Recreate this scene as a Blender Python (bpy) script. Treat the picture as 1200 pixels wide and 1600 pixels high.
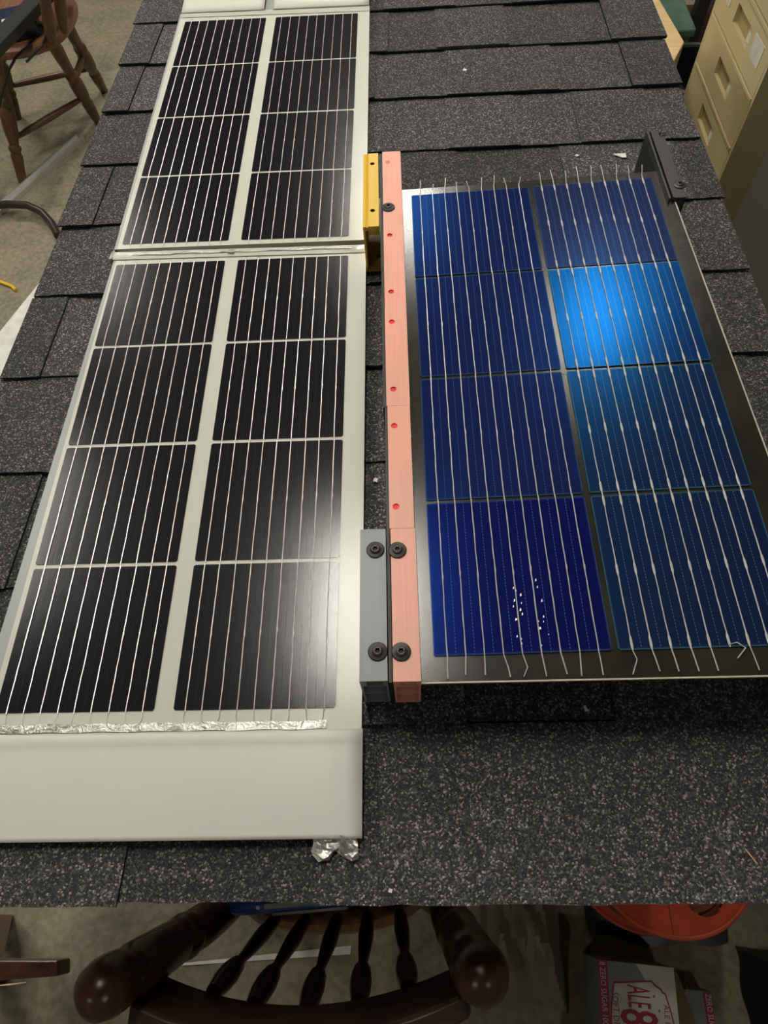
import bpy, math, random
from mathutils import Vector, Matrix, Euler
random.seed(7)
PI = math.pi
S = bpy.context.scene
COL = S.collection
for o in list(bpy.data.objects): bpy.data.objects.remove(o)

# ------------------------------------------------------------------ camera, world, exposure
RT = 0.95                                   # height of the mock roof surface above the floor
cd = bpy.data.cameras.new('camera'); cam = bpy.data.objects.new('camera', cd); COL.objects.link(cam)
cd.sensor_fit = 'VERTICAL'; cd.sensor_height = 36.0; cd.lens = 1039.518 / 1600 * 36.0
cd.clip_start = 0.02; cd.clip_end = 60
cam.location = (0, 0, RT + 0.66145); cam.rotation_euler = Euler((0.50559, 0.04507, 0.01289), 'XYZ')
S.camera = cam
w = bpy.data.worlds.new('world'); S.world = w; w.use_nodes = True
w.node_tree.nodes['Background'].inputs[0].default_value = (1.0, 0.95, 0.84, 1)
w.node_tree.nodes['Background'].inputs[1].default_value = 0.05
S.view_settings.view_transform = 'Standard'; S.view_settings.look = 'None'
S.view_settings.gamma = 1; S.view_settings.use_curve_mapping = False
S.view_settings.exposure = 0.22
LAMP_POWER = 62.0
# fixtures: x, y, half length along y
LAMPS = [(-0.26, 1.02, 0.30), (0.80, 2.50, 0.26), (-2.1, 1.6, 0.45), (-2.2, 3.7, 0.45), (-0.13, 3.55, 0.36), (-1.5, -1.7, 0.075), (1.2, -1.6, 0.075)]  # left-wall pair added to brighten the floor, last two added as unseen fill
CEIL = 3.05

# ------------------------------------------------------------------ helpers
class MB:
    def __init__(s): s.v = []; s.f = []; s.m = []
    def add(s, v, f, mi=0):
        o = len(s.v); s.v += [tuple(x) for x in v]; s.f += [[i + o for i in q] for q in f]; s.m += [mi] * len(f); return s
    def hexa(s, c, mi=0):      # 8 corners: bottom 4 ccw, top 4 ccw
        return s.add(c, [(3, 2, 1, 0), (4, 5, 6, 7), (0, 1, 5, 4), (1, 2, 6, 5), (2, 3, 7, 6), (3, 0, 4, 7)], mi)
    def box(s, x0, x1, y0, y1, z0, z1, mi=0):
        return s.hexa([(x0, y0, z0), (x1, y0, z0), (x1, y1, z0), (x0, y1, z0), (x0, y0, z1), (x1, y0, z1), (x1, y1, z1), (x0, y1, z1)], mi)
    def prism(s, pts, z0, z1, mi=0):   # ccw outline
        n = len(pts)
        return s.add([(x, y, z0) for x, y in pts] + [(x, y, z1) for x, y in pts],
                     [list(range(n))[::-1], list(range(n, 2 * n))] + [(i, (i + 1) % n, n + (i + 1) % n, n + i) for i in range(n)], mi)
    def tube(s, pts, r, seg=8, cap=True, flat=1.0, mi=0):
        pts = [Vector(p) for p in pts]; n = len(pts)
        rs = r if isinstance(r, (list, tuple)) else [r] * n
        v = []; up = None
        for i, p in enumerate(pts):
            t = (pts[min(i + 1, n - 1)] - pts[max(i - 1, 0)])
            t = t.normalized() if t.length > 1e-9 else Vector((0, 0, 1))
            if up is None:
                up = Vector((0, 0, 1)) if abs(t.z) < 0.9 else Vector((0, 1, 0))
            a = t.cross(up)
            if a.length < 1e-6: a = t.cross(Vector((1, 0, 0)))
            a.normalize(); b = a.cross(t).normalized(); up = b
            for k in range(seg):
                q = 2 * PI * k / seg
                v.append(p + a * math.cos(q) * rs[i] + b * math.sin(q) * rs[i] * flat)
        f = [(i * seg + k, i * seg + (k + 1) % seg, (i + 1) * seg + (k + 1) % seg, (i + 1) * seg + k) for i in range(n - 1) for k in range(seg)]
        f = [q[::-1] for q in f]
        if cap: f += [list(range(seg)), list(range((n - 1) * seg, n * seg))[::-1]]
        f = [q[::-1] for q in f]
        return s.add(v, f, mi)
    def turned(s, p0, p1, prof, seg=16, mi=0):     # prof: (t, radius) along p0->p1
        p0 = Vector(p0); p1 = Vector(p1); d = p1 - p0; t = d.normalized()
        a = t.cross(Vector((0, 1, 0)) if abs(t.y) < 0.9 else Vector((1, 0, 0))).normalized(); b = t.cross(a)
        v = []; n = len(prof)
        for (u, r) in prof:
            for k in range(seg):
                q = 2 * PI * k / seg; v.append(p0 + d * u + a * math.cos(q) * r + b * math.sin(q) * r)
        f = [(i * seg + k, i * seg + (k + 1) % seg, (i + 1) * seg + (k + 1) % seg, (i + 1) * seg + k) for i in range(n - 1) for k in range(seg)]
        f += [list(range(seg))[::-1], list(range((n - 1) * seg, n * seg))]
        return s.add(v, f, mi)
    def grid(s, nx, ny, fn, mi=0):
        v = [fn(i / nx, j / ny) for j in range(ny + 1) for i in range(nx + 1)]
        f = [(j * (nx + 1) + i, j * (nx + 1) + i + 1, (j + 1) * (nx + 1) + i + 1, (j + 1) * (nx + 1) + i) for j in range(ny) for i in range(nx)]
        return s.add(v, f, mi)
    def mesh(s, name, mats, smooth=False):
        me = bpy.data.meshes.new(name); me.from_pydata(s.v, [], s.f); me.update()
        for m in (mats if isinstance(mats, (list, tuple)) else [mats]): me.materials.append(m)
        me.polygons.foreach_set('material_index', s.m)
        if smooth:
            me.polygons.foreach_set('use_smooth', [True] * len(me.polygons))
            try: me.set_sharp_from_angle(angle=smooth if isinstance(smooth, float) else 0.7)
            except Exception: pass
        return me
    def build(s, name, mats, parent=None, smooth=False, bevel=0, loc=None, rot=None):
        return link(name, s.mesh(name, mats, smooth), parent, bevel, loc, rot)

def link(name, me, parent=None, bevel=0, loc=None, rot=None):
    o = bpy.data.objects.new(name, me); COL.objects.link(o)
    if parent: o.parent = parent
    if loc: o.location = loc
    if rot: o.rotation_euler = rot
    if bevel:
        b = o.modifiers.new('bevel', 'BEVEL'); b.width = bevel; b.segments = 2; b.limit_method = 'ANGLE'; b.angle_limit = 0.6
    return o
def empty(name, loc=(0, 0, 0), rot=(0, 0, 0)):
    o = bpy.data.objects.new(name, None); COL.objects.link(o); o.location = loc; o.rotation_euler = rot; o.empty_display_size = 0.05
    return o
def tag(o, label, cat, group=None):
    o['label'] = label; o['category'] = cat
    if group: o['group'] = group
    return o
def struct(o): o['kind'] = 'structure'; return o

# ------------------------------------------------------------------ materials
class N:
    def __init__(s, name):
        s.m = bpy.data.materials.new(name); s.m.use_nodes = True; s.t = s.m.node_tree
        s.b = s.t.nodes['Principled BSDF']; s.tc = None
    def n(s, typ, **kw):
        x = s.t.nodes.new(typ)
        for k, v in kw.items(): setattr(x, k, v)
        return x
    def l(s, a, b): s.t.links.new(a, b)
    def co(s, kind='Object'):
        if not s.tc: s.tc = s.n('ShaderNodeTexCoord')
        return s.tc.outputs[kind]
    def set(s, **kw):
        for k, v in kw.items():
            k = k.replace('_', ' ')
            i = s.b.inputs[k]; i.default_value = (*v, 1) if isinstance(v, tuple) and len(v) == 3 else v
        return s
    def noise(s, scale, detail=3, rough=.5, vec=None, dist=0):
        x = s.n('ShaderNodeTexNoise'); x.inputs['Scale'].default_value = scale; x.inputs['Detail'].default_value = detail
        x.inputs['Roughness'].default_value = rough; x.inputs['Distortion'].default_value = dist
        s.l(vec or s.co(), x.inputs['Vector']); return x.outputs['Fac']
    def voro(s, scale, feature='F1', vec=None):
        x = s.n('ShaderNodeTexVoronoi'); x.feature = feature; x.inputs['Scale'].default_value = scale
        s.l(vec or s.co(), x.inputs['Vector']); return x
    def ramp(s, fac, stops, interp='LINEAR'):
        x = s.n('ShaderNodeValToRGB'); e = x.color_ramp.elements; x.color_ramp.interpolation = interp
        while len(e) < len(stops): e.new(0.5)
        for i, (p, c) in enumerate(stops):
            e[i].position = p; e[i].color = (*c, 1) if len(c) == 3 else c
        s.l(fac, x.inputs[0]); return x.outputs[0]
    def math(s, op, a, b=None, c=None):
        x = s.n('ShaderNodeMath', operation=op)
        for i, q in enumerate((a, b, c)):
            if q is None: continue
            if isinstance(q, (int, float)): x.inputs[i].default_value = q
            else: s.l(q, x.inputs[i])
        return x.outputs[0]
    def mix(s, fac, a, b, blend='MIX'):
        x = s.n('ShaderNodeMix', data_type='RGBA', blend_type=blend)
        for i, q in ((0, fac), (6, a), (7, b)):
            if isinstance(q, (int, float)): x.inputs[i].default_value = q
            elif isinstance(q, tuple): x.inputs[i].default_value = (*q, 1) if len(q) == 3 else q
            else: s.l(q, x.inputs[i])
        return x.outputs[2]
    def scale(s, vec, sc):
        x = s.n('ShaderNodeMapping'); x.inputs['Scale'].default_value = sc; s.l(vec, x.inputs[0]); return x.outputs[0]
    def sep(s, vec):
        x = s.n('ShaderNodeSeparateXYZ'); s.l(vec, x.inputs[0]); return x.outputs
    def bump(s, h, strength=.3, dist=.001):
        x = s.n('ShaderNodeBump'); x.inputs['Strength'].default_value = strength; x.inputs['Distance'].default_value = dist
        s.l(h, x.inputs['Height']); s.l(x.outputs[0], s.b.inputs['Normal']); return s
    def col(s, c): s.l(c, s.b.inputs['Base Color']); return s

def plain(name, c, r=.5, metal=0, var=.12, scale=30, bump=0, bscale=200, **kw):
    k = N(name).set(Roughness=r, Metallic=metal, **kw)
    f = k.noise(scale, 3)
    lo = tuple(x * (1 - var) for x in c); hi = tuple(min(1, x * (1 + var)) for x in c)
    k.col(k.ramp(f, [(.3, lo), (.7, hi)]))
    if bump: k.bump(k.noise(bscale, 2), bump, .001)
    return k.m

M = {}
def mk_shingle():
    k = N('asphalt granules').set(Roughness=.85, Specular_IOR_Level=.35)
    g = k.n('ShaderNodeNewGeometry')
    p = g.outputs['Position']
    v = k.voro(640, vec=p); rnd = k.sep(v.outputs['Color'])[0]
    c = k.ramp(rnd, [(0, (.021, .021, .0235)), (.40, (.039, .038, .0415)), (.68, (.067, .0655, .068)), (.86, (.125, .122, .12)), (.95, (.26, .25, .24)), (1, (.38, .36, .31))])
    f = k.noise(9, 3, vec=p); oi = k.n('ShaderNodeObjectInfo')
    t = k.math('MULTIPLY_ADD', oi.outputs['Random'], .42, .68)
    t2 = k.math('MULTIPLY', t, k.math('MULTIPLY_ADD', f, .5, .8))
    cc = k.n('ShaderNodeCombineColor'); [k.l(t2, cc.inputs[i]) for i in range(3)]
    k.col(k.mix(1.0, c, cc.outputs[0], 'MULTIPLY'))
    k.bump(k.math('ADD', k.math('MULTIPLY', v.outputs['Distance'], -1.0), k.math('MULTIPLY', rnd, .6)), .8, .0012)
    return k.m
M['shingle'] = mk_shingle()
M['shingle_edge'] = plain('asphalt mat core', (.016, .016, .017), .9)
M['osb'] = plain('sheathing board', (.30, .20, .10), .8)
def mk_floor():
    k = N('stained concrete').set(Roughness=.55)
    a = k.noise(1.3, 6, .65, dist=.8); b = k.noise(7, 6, .7, dist=.5); c = k.noise(60, 3)
    base = k.ramp(a, [(.3, (.155, .128, .072)), (.5, (.235, .198, .118)), (.7, (.30, .26, .165))])
    m = k.mix(k.ramp(b, [(.45, (0, 0, 0)), (.62, (.8, .8, .8))]), base, (.14, .125, .082))
    k.col(k.mix(.14, m, k.ramp(c, [(.35, (.02, .02, .02)), (.65, (.6, .57, .48))]), 'MIX'))
    k.bump(b, .15, .004); return k.m
M['floor'] = mk_floor()
M['wall'] = plain('painted block wall', (.26, .25, .22), .8, bump=.1)
M['ceil'] = plain('ceiling panels', (.06, .06, .057), .9)
def mk_film(name, c, r, b, bs, spec=.5):
    k = N(name).set(Roughness=r, Specular_IOR_Level=spec)
    k.col(k.ramp(k.noise(6, 4), [(.3, tuple(x * .96 for x in c)), (.7, c)]))
    k.bump(k.noise(bs, 2, .6), b, .0006); return k.m
WHITE = (.635, .645, .555)
M['backsheet'] = mk_film('white textured backsheet', WHITE, .20, .10, 900, .26)
M['flap'] = mk_film('white satin film', (.66, .67, .585), .48, .12, 60)
M['edge_strip'] = mk_film('grey edge tape', (.36, .38, .36), .4, .2, 300)
M['clear_tape'] = mk_film('clear tape over white', (.56, .57, .49), .2, .6, 120)
def mk_foil():
    k = N('crinkled foil').set(Metallic=.9, Roughness=.33)
    f = k.noise(120, 4, .7, dist=1.0)
    k.col(k.ramp(f, [(.35, (.40, .40, .36)), (.6, (.64, .64, .59))])); k.bump(f, .7, .002); return k.m
M['foil'] = mk_foil()
M['wire'] = plain('tinned copper wire', (.86, .80, .76), .36, .55, .06, 300)
M['wire_dull'] = plain('thin grey wire', (.42, .42, .38), .45, .6, .1, 300)
CS = .15598; LW, LH = .158, .15472
def mk_cell(name, base, line, dash, edge, w, h, rough, spec, tint, bstr, gloss=None):
    k = N(name).set(Roughness=rough, Specular_IOR_Level=spec, Specular_Tint=tint)
    x, y, z = k.sep(k.co())
    # contact fingers across the cell
    fr = k.math('FRACT', k.math('MULTIPLY', y, 1 / .00155))
    fing = k.math('LESS_THAN', fr, .22)
    c = k.mix(k.math('MULTIPLY', fing, .55), base, line)
    # dashed seams half way between the wires
    u = k.math('DIVIDE', x, w)
    uu = k.math('FRACT', k.math('DIVIDE', k.math('SUBTRACT', u, .072 + .107 / 2), .107))
    near = k.math('LESS_THAN', k.math('ABSOLUTE', k.math('SUBTRACT', uu, 0.0)), .026)
    d2 = k.math('LESS_THAN', k.math('FRACT', k.math('MULTIPLY', y, 1 / .0032)), .6)
    inside = k.math('LESS_THAN', k.math('ABSOLUTE', k.math('SUBTRACT', u, .5)), .43)
    c = k.mix(k.math('MULTIPLY', k.math('MULTIPLY', near, d2), k.math('MULTIPLY', inside, .75)), c, dash)
    # pale rim of the wafer
    ex = k.math('MINIMUM', x, k.math('SUBTRACT', w, x)); ey = k.math('MINIMUM', k.math('MULTIPLY', y, -1), k.math('ADD', h, y))
    e = k.math('MINIMUM', ex, ey)
    c = k.mix(k.ramp(k.math('MULTIPLY', e, 100), [(0, (.8, .8, .8)), (.06, (.3, .3, .3)), (.2, (0, 0, 0))]), c, edge)
    k.col(c)
    k.bump(k.noise(1100, 2, .6), bstr, .0006)
    if gloss:      # coloured interference coating of a bare wafer: a tinted mirror lobe over the body colour
        g = k.n('ShaderNodeBsdfGlossy'); g.inputs['Color'].default_value = (*gloss, 1); g.inputs['Roughness'].default_value = rough
        ad = k.n('ShaderNodeAddShader'); k.l(k.b.outputs[0], ad.inputs[0]); k.l(g.outputs[0], ad.inputs[1])
        k.l(ad.outputs[0], k.t.nodes['Material Output'].inputs['Surface'])
    return k.m
M['cell_black'] = mk_cell('black cell under film', (.0080, .0076, .0106), (.016, .0152, .021), (.028, .028, .04), (.014, .014, .02), LW, LH, .18, .50, (1, 1, 1), .10)
M['cell_blue'] = mk_cell('bare blue cell', (.0085, .0125, .062), (.013, .022, .10), (.12, .18, .42), (.05, .12, .22), CS, CS, .24, 0.0, (1, 1, 1), .02, gloss=(.0006, .0050, .020))
M['cell_slate'] = mk_cell('bare slate blue cell', (.0150, .0185, .064), (.024, .032, .10), (.16, .20, .42), (.06, .12, .24), CS, CS, .25, 0.0, (1, 1, 1), .02, gloss=(.0020, .0070, .020))
M['cell_glare'] = mk_cell('bare blue cell with lamp glare', (.0055, .0105, .050), (.012, .026, .095), (.14, .22, .45), (.06, .16, .24), CS, CS, .25, 0.0, (1, 1, 1), .02, gloss=(.0010, .025, .082))  # lamp glare on this cell is put into its stronger azure gloss
M['cell_deep'] = mk_cell('bare deep blue cell', (.0050, .0050, .066), (.010, .014, .115), (.14, .20, .50), (.05, .11, .24), CS, CS, .22, 0.0, (1, 1, 1), .02, gloss=(.0008, .0035, .020))
M['cell_teal_haze'] = mk_cell('bare steel blue cell with lamp haze', (.0065, .0125, .042), (.017, .036, .095), (.16, .24, .42), (.07, .18, .24), CS, CS, .27, 0.0, (1, 1, 1), .02, gloss=(.0010, .017, .050))  # lamp haze over these cells is put into their stronger gloss
def mk_sheet():
    k = N('smoked plastic sheet').set(Roughness=.19, Specular_IOR_Level=.5)
    k.col(k.ramp(k.noise(14, 4), [(.3, (.018, .0165, .0125)), (.7, (.036, .033, .025))]))
    k.bump(k.noise(900, 2, .6), .10, .0006); return k.m
M['sheet'] = mk_sheet()
M['sheet_edge'] = plain('pale cut edge', (.50, .48, .36), .5)
def mk_print(name, c, r, sss=0):
    k = N(name).set(Roughness=r)
    x, y, z = k.sep(k.co())
    st = k.noise(500, 2, vec=k.scale(k.co(), (1.0, .02, .02)))
    k.col(k.ramp(st, [(.35, tuple(q * .94 for q in c)), (.65, c)])); k.bump(st, .25, .0004); k.set(Subsurface_Weight=sss)
    k.b.inputs['Subsurface Radius'].default_value = (.02, .009, .006); k.b.inputs['Subsurface Scale'].default_value = 1.0; return k.m
M['pink'] = mk_print('salmon printed plastic', (.92, .41, .30), .45, .22)
M['pink_hole_glow'] = plain('red hole wall with painted glow', (.85, .018, .010), .5)  # red stands for light glowing through the salmon plastic, put into the colour
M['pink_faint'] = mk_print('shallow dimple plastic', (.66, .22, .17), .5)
M['gray'] = mk_print('grey printed plastic', (.235, .260, .265), .42)
M['gold'] = mk_print('silky gold plastic', (.80, .50, .030), .42, .1)
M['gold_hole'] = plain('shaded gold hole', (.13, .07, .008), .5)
M['black_plastic'] = plain('black plastic', (.014, .013, .012), .42)
M['black_metal'] = mk_print('black printed plastic', (.030, .028, .024), .42)
M['liner'] = plain('brown black liner strip', (.016, .011, .009), .5)
M['screw'] = plain('blackened screw steel', (.050, .047, .042), .40, .5)
M['screw_hole'] = plain('screw recess', (.004, .004, .004), .6)
def mk_wood(name, a, b, r, sc):
    k = N(name).set(Roughness=r)
    f = k.noise(9, 5, .6, vec=k.scale(k.co(), sc), dist=.8)
    k.col(k.ramp(f, [(.32, a), (.68, b)])); k.bump(f, .08, .002); return k.m
M['wood_dark'] = mk_wood('dark stained wood', (.030, .011, .006), (.075, .030, .014), .30, (6, 6, 1.2))
M['wood_seat'] = mk_wood('seat plank wood', (.11, .042, .018), (.22, .095, .042), .35, (9, 1.5, 6))
M['wood_rail'] = mk_wood('brown rail wood', (.036, .017, .008), (.085, .040, .018), .36, (1.5, 8, 6))
M['wood_far'] = mk_wood('worn oak stain', (.070, .034, .014), (.155, .080, .036), .34, (6, 6, 1.2))
M['wood_red'] = mk_wood('reddish worn seat', (.13, .050, .025), (.27, .13, .072), .30, (9, 1.5, 6))
M['ply'] = mk_wood('pale plywood', (.55, .38, .17), (.68, .49, .25), .6, (1, 6, 6))
M['tan'] = plain('tan enamel', (.54, .455, .245), .34, 0, .06, 5)
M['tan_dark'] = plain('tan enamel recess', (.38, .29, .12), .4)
M['grey_cab'] = plain('grey enamel', (.13, .132, .122), .45, 0, .06, 5)
M['paper'] = plain('white card', (.66, .64, .55), .7)
M['smudge'] = plain('worn label', (.50, .44, .28), .6)
M['black_bin'] = plain('black bin plastic', (.012, .012, .012), .38)
M['teal'] = plain('teal plastic', (.085, .15, .115), .3, 0, .3, 12)
M['alu'] = plain('brushed aluminium', (.72, .71, .68), .34, .75, .08, 60)
M['brown_tube'] = plain('brown painted tube', (.032, .022, .016), .3)
M['whiteboard'] = plain('white board', (.74, .74, .66), .6)
M['yellow'] = plain('yellow cable', (.80, .52, .02), .4)
M['navy'] = plain('navy plastic', (.008, .014, .05), .35)
M['blue'] = plain('blue plastic', (.010, .045, .21), .4)
M['fins'] = plain('silver ribbed metal', (.42, .42, .40), .4, .5)
M['orange'] = plain('orange red plastic', (.62, .075, .022), .5, bump=.15, bscale=500)
M['cord'] = plain('rust cord', (.22, .060, .022), .55)
M['tarp'] = mk_film('grey tarp', (.20, .187, .132), .6, .3, 50)
M['bag'] = mk_film('black bag plastic', (.014, .014, .014), .4, .3, 40)
M['carton_grey'] = plain('carton grey print', (.215, .225, .205), .55)
M['carton_white'] = plain('carton white print', (.56, .54, .47), .55)
M['magenta'] = plain('magenta print', (.30, .012, .060), .5)
M['letter_white'] = plain('pale print', (.60, .55, .52), .55)
M['kraft'] = plain('kraft board', (.20, .135, .050), .75)
M['black'] = plain('black rubber', (.010, .010, .010), .45)
M['blackboard'] = plain('greenish black paint', (.014, .016, .012), .4)
M['chip'] = plain('pale chip', (.72, .70, .62), .6)
M['straw'] = plain('straw', (.55, .36, .15), .6)
def mk_emit(name, c, s):
    k = N(name); k.set(Base_Color=(.8, .8, .8), Emission_Color=c, Emission_Strength=s); return k.m
M['lamp'] = mk_emit('lamp diffuser', (1.0, .957, .865), LAMP_POWER)
M['lamp_body'] = plain('white enamel', (.7, .7, .68), .4)

# ------------------------------------------------------------------ the room
X0, X1, Y0, Y1 = -4.0, 2.6, -2.6, 6.0
struct(MB().box(X0, X1, Y0, Y1, -.1, 0).build('floor', M['floor']))
struct(MB().box(X0, X1, Y0, Y1, CEIL, CEIL + .1).build('ceiling', M['ceil']))
struct(MB().box(X0 - .1, X0, Y0, Y1, 0, CEIL).build('wall_left', M['wall']))
struct(MB().box(X1, X1 + .1, Y0, Y1, 0, CEIL).build('wall_right', M['wall']))
struct(MB().box(X0, X1, Y1, Y1 + .1, 0, CEIL).build('wall_back', M['wall']))
struct(MB().box(X0, X1, Y0 - .1, Y0, 0, CEIL).build('wall_front', M['wall']))
where = ['above the mock roof', 'above the filing cabinets', 'near the left wall at the front, added to brighten the floor', 'near the left wall at the back, added to brighten the floor', 'nearest the back wall', 'added as unseen fill behind the photographer at the left', 'added as unseen fill behind the photographer at the right']
for (lx, ly, hl), wh in zip(LAMPS, where):
    e = tag(empty('ceiling_light', (lx, ly, CEIL)), 'long white ceiling light fixture ' + wh, 'light', 'ceiling light fixtures')
    MB().box(-.09, .09, -hl - .02, hl + .02, -.06, 0).build('housing', M['lamp_body'], e)
    MB().box(-.075, .075, -hl, hl, -.075, -.0601).build('diffuser', M['lamp'], e)

# ------------------------------------------------------------------ the mock roof
roof = tag(empty('mock_roof', (0, 0, 0)), 'low mock roof of dark grey asphalt shingles carrying the solar panels', 'roof')
SK = .01795; XL, XR = -.545, .465
def rb(x): return x * SK
deck = MB(); yb, yt = -.006, 1.78
deck.hexa([(XL + .012, yb + rb(XL), RT - .024), (XR - .012, yb + rb(XR), RT - .024), (XR - .012, yt, RT - .024), (XL + .012, yt, RT - .024),
           (XL + .012, yb + rb(XL), RT - .0115), (XR - .012, yb + rb(XR), RT - .0115), (XR - .012, yt, RT - .0115), (XL + .012, yt, RT - .0115)])
deck.build('deck', M['osb'], roof)
for lx in (XL + .06, XR - .06):
    for ly in (.16, 1.62): MB().box(lx - .03, lx + .03, ly - .03, ly + .03, 0, RT - .024).build('leg', M['osb'], roof)
for ly in (.16, 1.62): MB().box(XL + .04, XR - .04, ly - .018, ly + .018, RT - .12, RT - .0245).build('joist', M['osb'], roof)
def slab(x0, x1, y0, ln, zb, zt, th):
    """one asphalt strip: butt edge low on the roof, ragged by a fraction of a millimetre"""
    m = MB(); n = max(2, int((x1 - x0) / .018)); v = []
    for i in range(n + 1):
        x = x0 + (x1 - x0) * i / n; j = random.uniform(-.0009, .0009) if 0 < i < n else 0
        y = y0 + rb(x) + j; yu = y0 + rb(x) + ln
        v += [(x, y, RT + zb - th), (x, y, RT + zb), (x, yu, RT + zt), (x, yu, RT + zt - th)]
    f = []; mi = []
    for i in range(n):
        a = i * 4; b = a + 4
        f += [(a + 1, b + 1, b + 2, a + 2)]; mi.append(0)
        f += [(a, b, b + 1, a + 1), (a + 2, b + 2, b + 3, a + 3), (a + 3, b + 3, b, a)]; mi += [1, 1, 1]
    f += [(0, 1, 2, 3), (n * 4 + 3, n * 4 + 2, n * 4 + 1, n * 4)]; mi += [1, 1]
    m.v = v; m.f = [list(q) for q in f]; m.m = mi
    return m
SM = [M['shingle'], M['shingle_edge']]
# per course: joints of the base strips, and the raised tabs
courses = {
 -2: ([-.1], [(-.545, -.33), (-.1, .12), (.25, .465)]),
 -1: ([-.3], [(-.40, -.2), (-.05, .09), (.2, .37)]),
 0: ([-.2], [(-.545, -.486), (-.22, -.04), (.05, .182), (.367, .465)]),
 1: ([-.2], [(-.545, -.495), (-.3, -.062), (.064, .256), (.380, .465)]),
 2: ([-.25], [(-.447, -.15), (.060, .177), (.274, .398)]),
 3: ([-.2], [(-.545, -.49), (-.3, .074), (.238, .42)]),
 4: ([-.3], [(-.475, -.2), (-.06, .15), (.3, .465)]),
 5: ([-.492], [(-.545, -.492), (-.25, .1), (.22, .465)]),
 6: ([-.2], [(-.545, -.2), (.02, .2), (.33, .425)]),
 7: ([-.45], [(-.545, -.45), (-.2, .02), (.15, .36), (.41, .465)]),
 8: ([-.2], [(-.49, -.25), (-.1, .047), (.19, .33)]),
 9: ([-.262], [(-.545, -.262), (-.088, .465)]),
}
for k in sorted(courses):
    jo, tabs = courses[k]; y0 = 1.33782 - .15042 * k
    xl = XL + random.uniform(-.003, .003); xr = XR + random.uniform(-.003, .003)
    cuts = [xl] + jo + [xr]
    for a, b in zip(cuts[:-1], cuts[1:]):
        sh = slab(a + .0004, b - .0004, y0 + random.uniform(-.001, .001), .168, .0002, -.0058, .0024).build('shingle', SM, roof)
        for (ta, tb) in tabs:
            ta2, tb2 = max(ta, a + .0006), min(tb, b - .0006)
            if ta <= -.54: ta2 = xl
            if tb >= .46: tb2 = xr
            if tb2 - ta2 > .02:
                slab(ta2, tb2, y0 + random.uniform(-.0034, .0002), .150, .0028, -.0026, .0025).build('tab', SM, sh)
# loose chips and straw lying on the shingles
def chip(x, y, pts, lab, cat, mat='chip', h=.0012, name='plastic_chip', z=.0045):
    tag(MB().prism(pts, 0, h).build(name, M[mat], None, loc=(x, y, RT + z)), lab, cat)
chip(.329, 1.004, [(-.010, .002), (.003, -.0075), (.009, -.0075), (.0095, .0035)], 'white triangular plastic chip on the shingles above the blue panel', 'chip', z=.0005)
chip(.262, 1.006, [(-.003, 0), (0, -.003), (.004, 0), (.001, .003)], 'small white crumb on shingles left of the triangular chip', 'chip', z=.0005)
chip(.0965, 1.262, [(-.003, -.002), (.003, -.004), (.005, .002), (0, .005)], 'white crumb on the far shingles near the white panel', 'chip', z=.0005)
chip(-.045, .408, [(-.003, -.001), (.002, -.003), (.003, .002), (-.001, .003)], 'pale crumb in the gap between the white panel and pink rail', 'chip', z=.0005)
chip(.162, .146, [(-.002, .002), (-.001, -.003), (.003, -.002), (.001, .0005), (0, .003)], 'tiny white scrap on the shingles below the blue panel edge', 'chip', z=.004)
chip(.286, .022, [(-.004, .005), (.003, -.006), (.004, -.0055), (-.003, .0055)], 'thin straw splinter on the front right shingle', 'straw', 'straw', name='straw_splinter', z=.0035)
chip(-.024, -.008, [(-.002, -.001), (.001, -.002), (.002, .001), (-.001, .0015)], 'white crumb on the front edge of the mock roof', 'chip', z=.0035)
# ------------------------------------------------------------------ wires and cells
def wire_mesh(name, ln, top, bot, seed, r=.00058, loops=False, zoff=.0006, bend_top=None, bend_bot=None, mat=None):
    rr = random.Random(seed); m = MB()
    pts = []
    if bend_top: pts += bend_top
    y = top; n = 14
    for i in range(n + 1):
        t = i / n; yy = top - (top + ln + bot) * t
        pts.append((rr.uniform(-.00022, .00022), yy, zoff))
    if bend_bot: pts += bend_bot
    pads = [(-ln * .5 + rr.uniform(-.003, .003))]
    if loops: pads += [-.006, -ln + .006]
    rad = []
    for p in pts: rad.append(r * rr.uniform(.85, 1.15))
    m.tube(pts, rad, 5)
    for py in pads:
        if loops:    # a pair of strands side by side round a narrow eye
            L = .0065
            m.tube([(-.0002, py + L, zoff), (-.0008, py + L * .5, zoff), (-.0008, py - L * .5, zoff), (-.0002, py - L, zoff)], .00034, 5)
            m.tube([(.0002, py + L, zoff), (.0008, py + L * .5, zoff), (.0008, py - L * .5, zoff), (.0002, py - L, zoff)], .00034, 5)
        else:
            m.tube([(0, py + .007, zoff + .0001), (0.0002, py, zoff + .0003), (0, py - .007, zoff + .0001)], [.0003, .0009, .0003], 5)
    return m.mesh('wire', mat or M['wire'], True)
def cell_outline(w, h, c):
    return [(c, -h), (w - c, -h), (w, -h + c), (w, -c), (w - c, 0), (c, 0), (0, -c), (0, -h + c)]
def cell_mesh(w, h, c, th, mat):
    return MB().prism(cell_outline(w, h, c), 0, th).mesh('solar_cell', mat)

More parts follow.
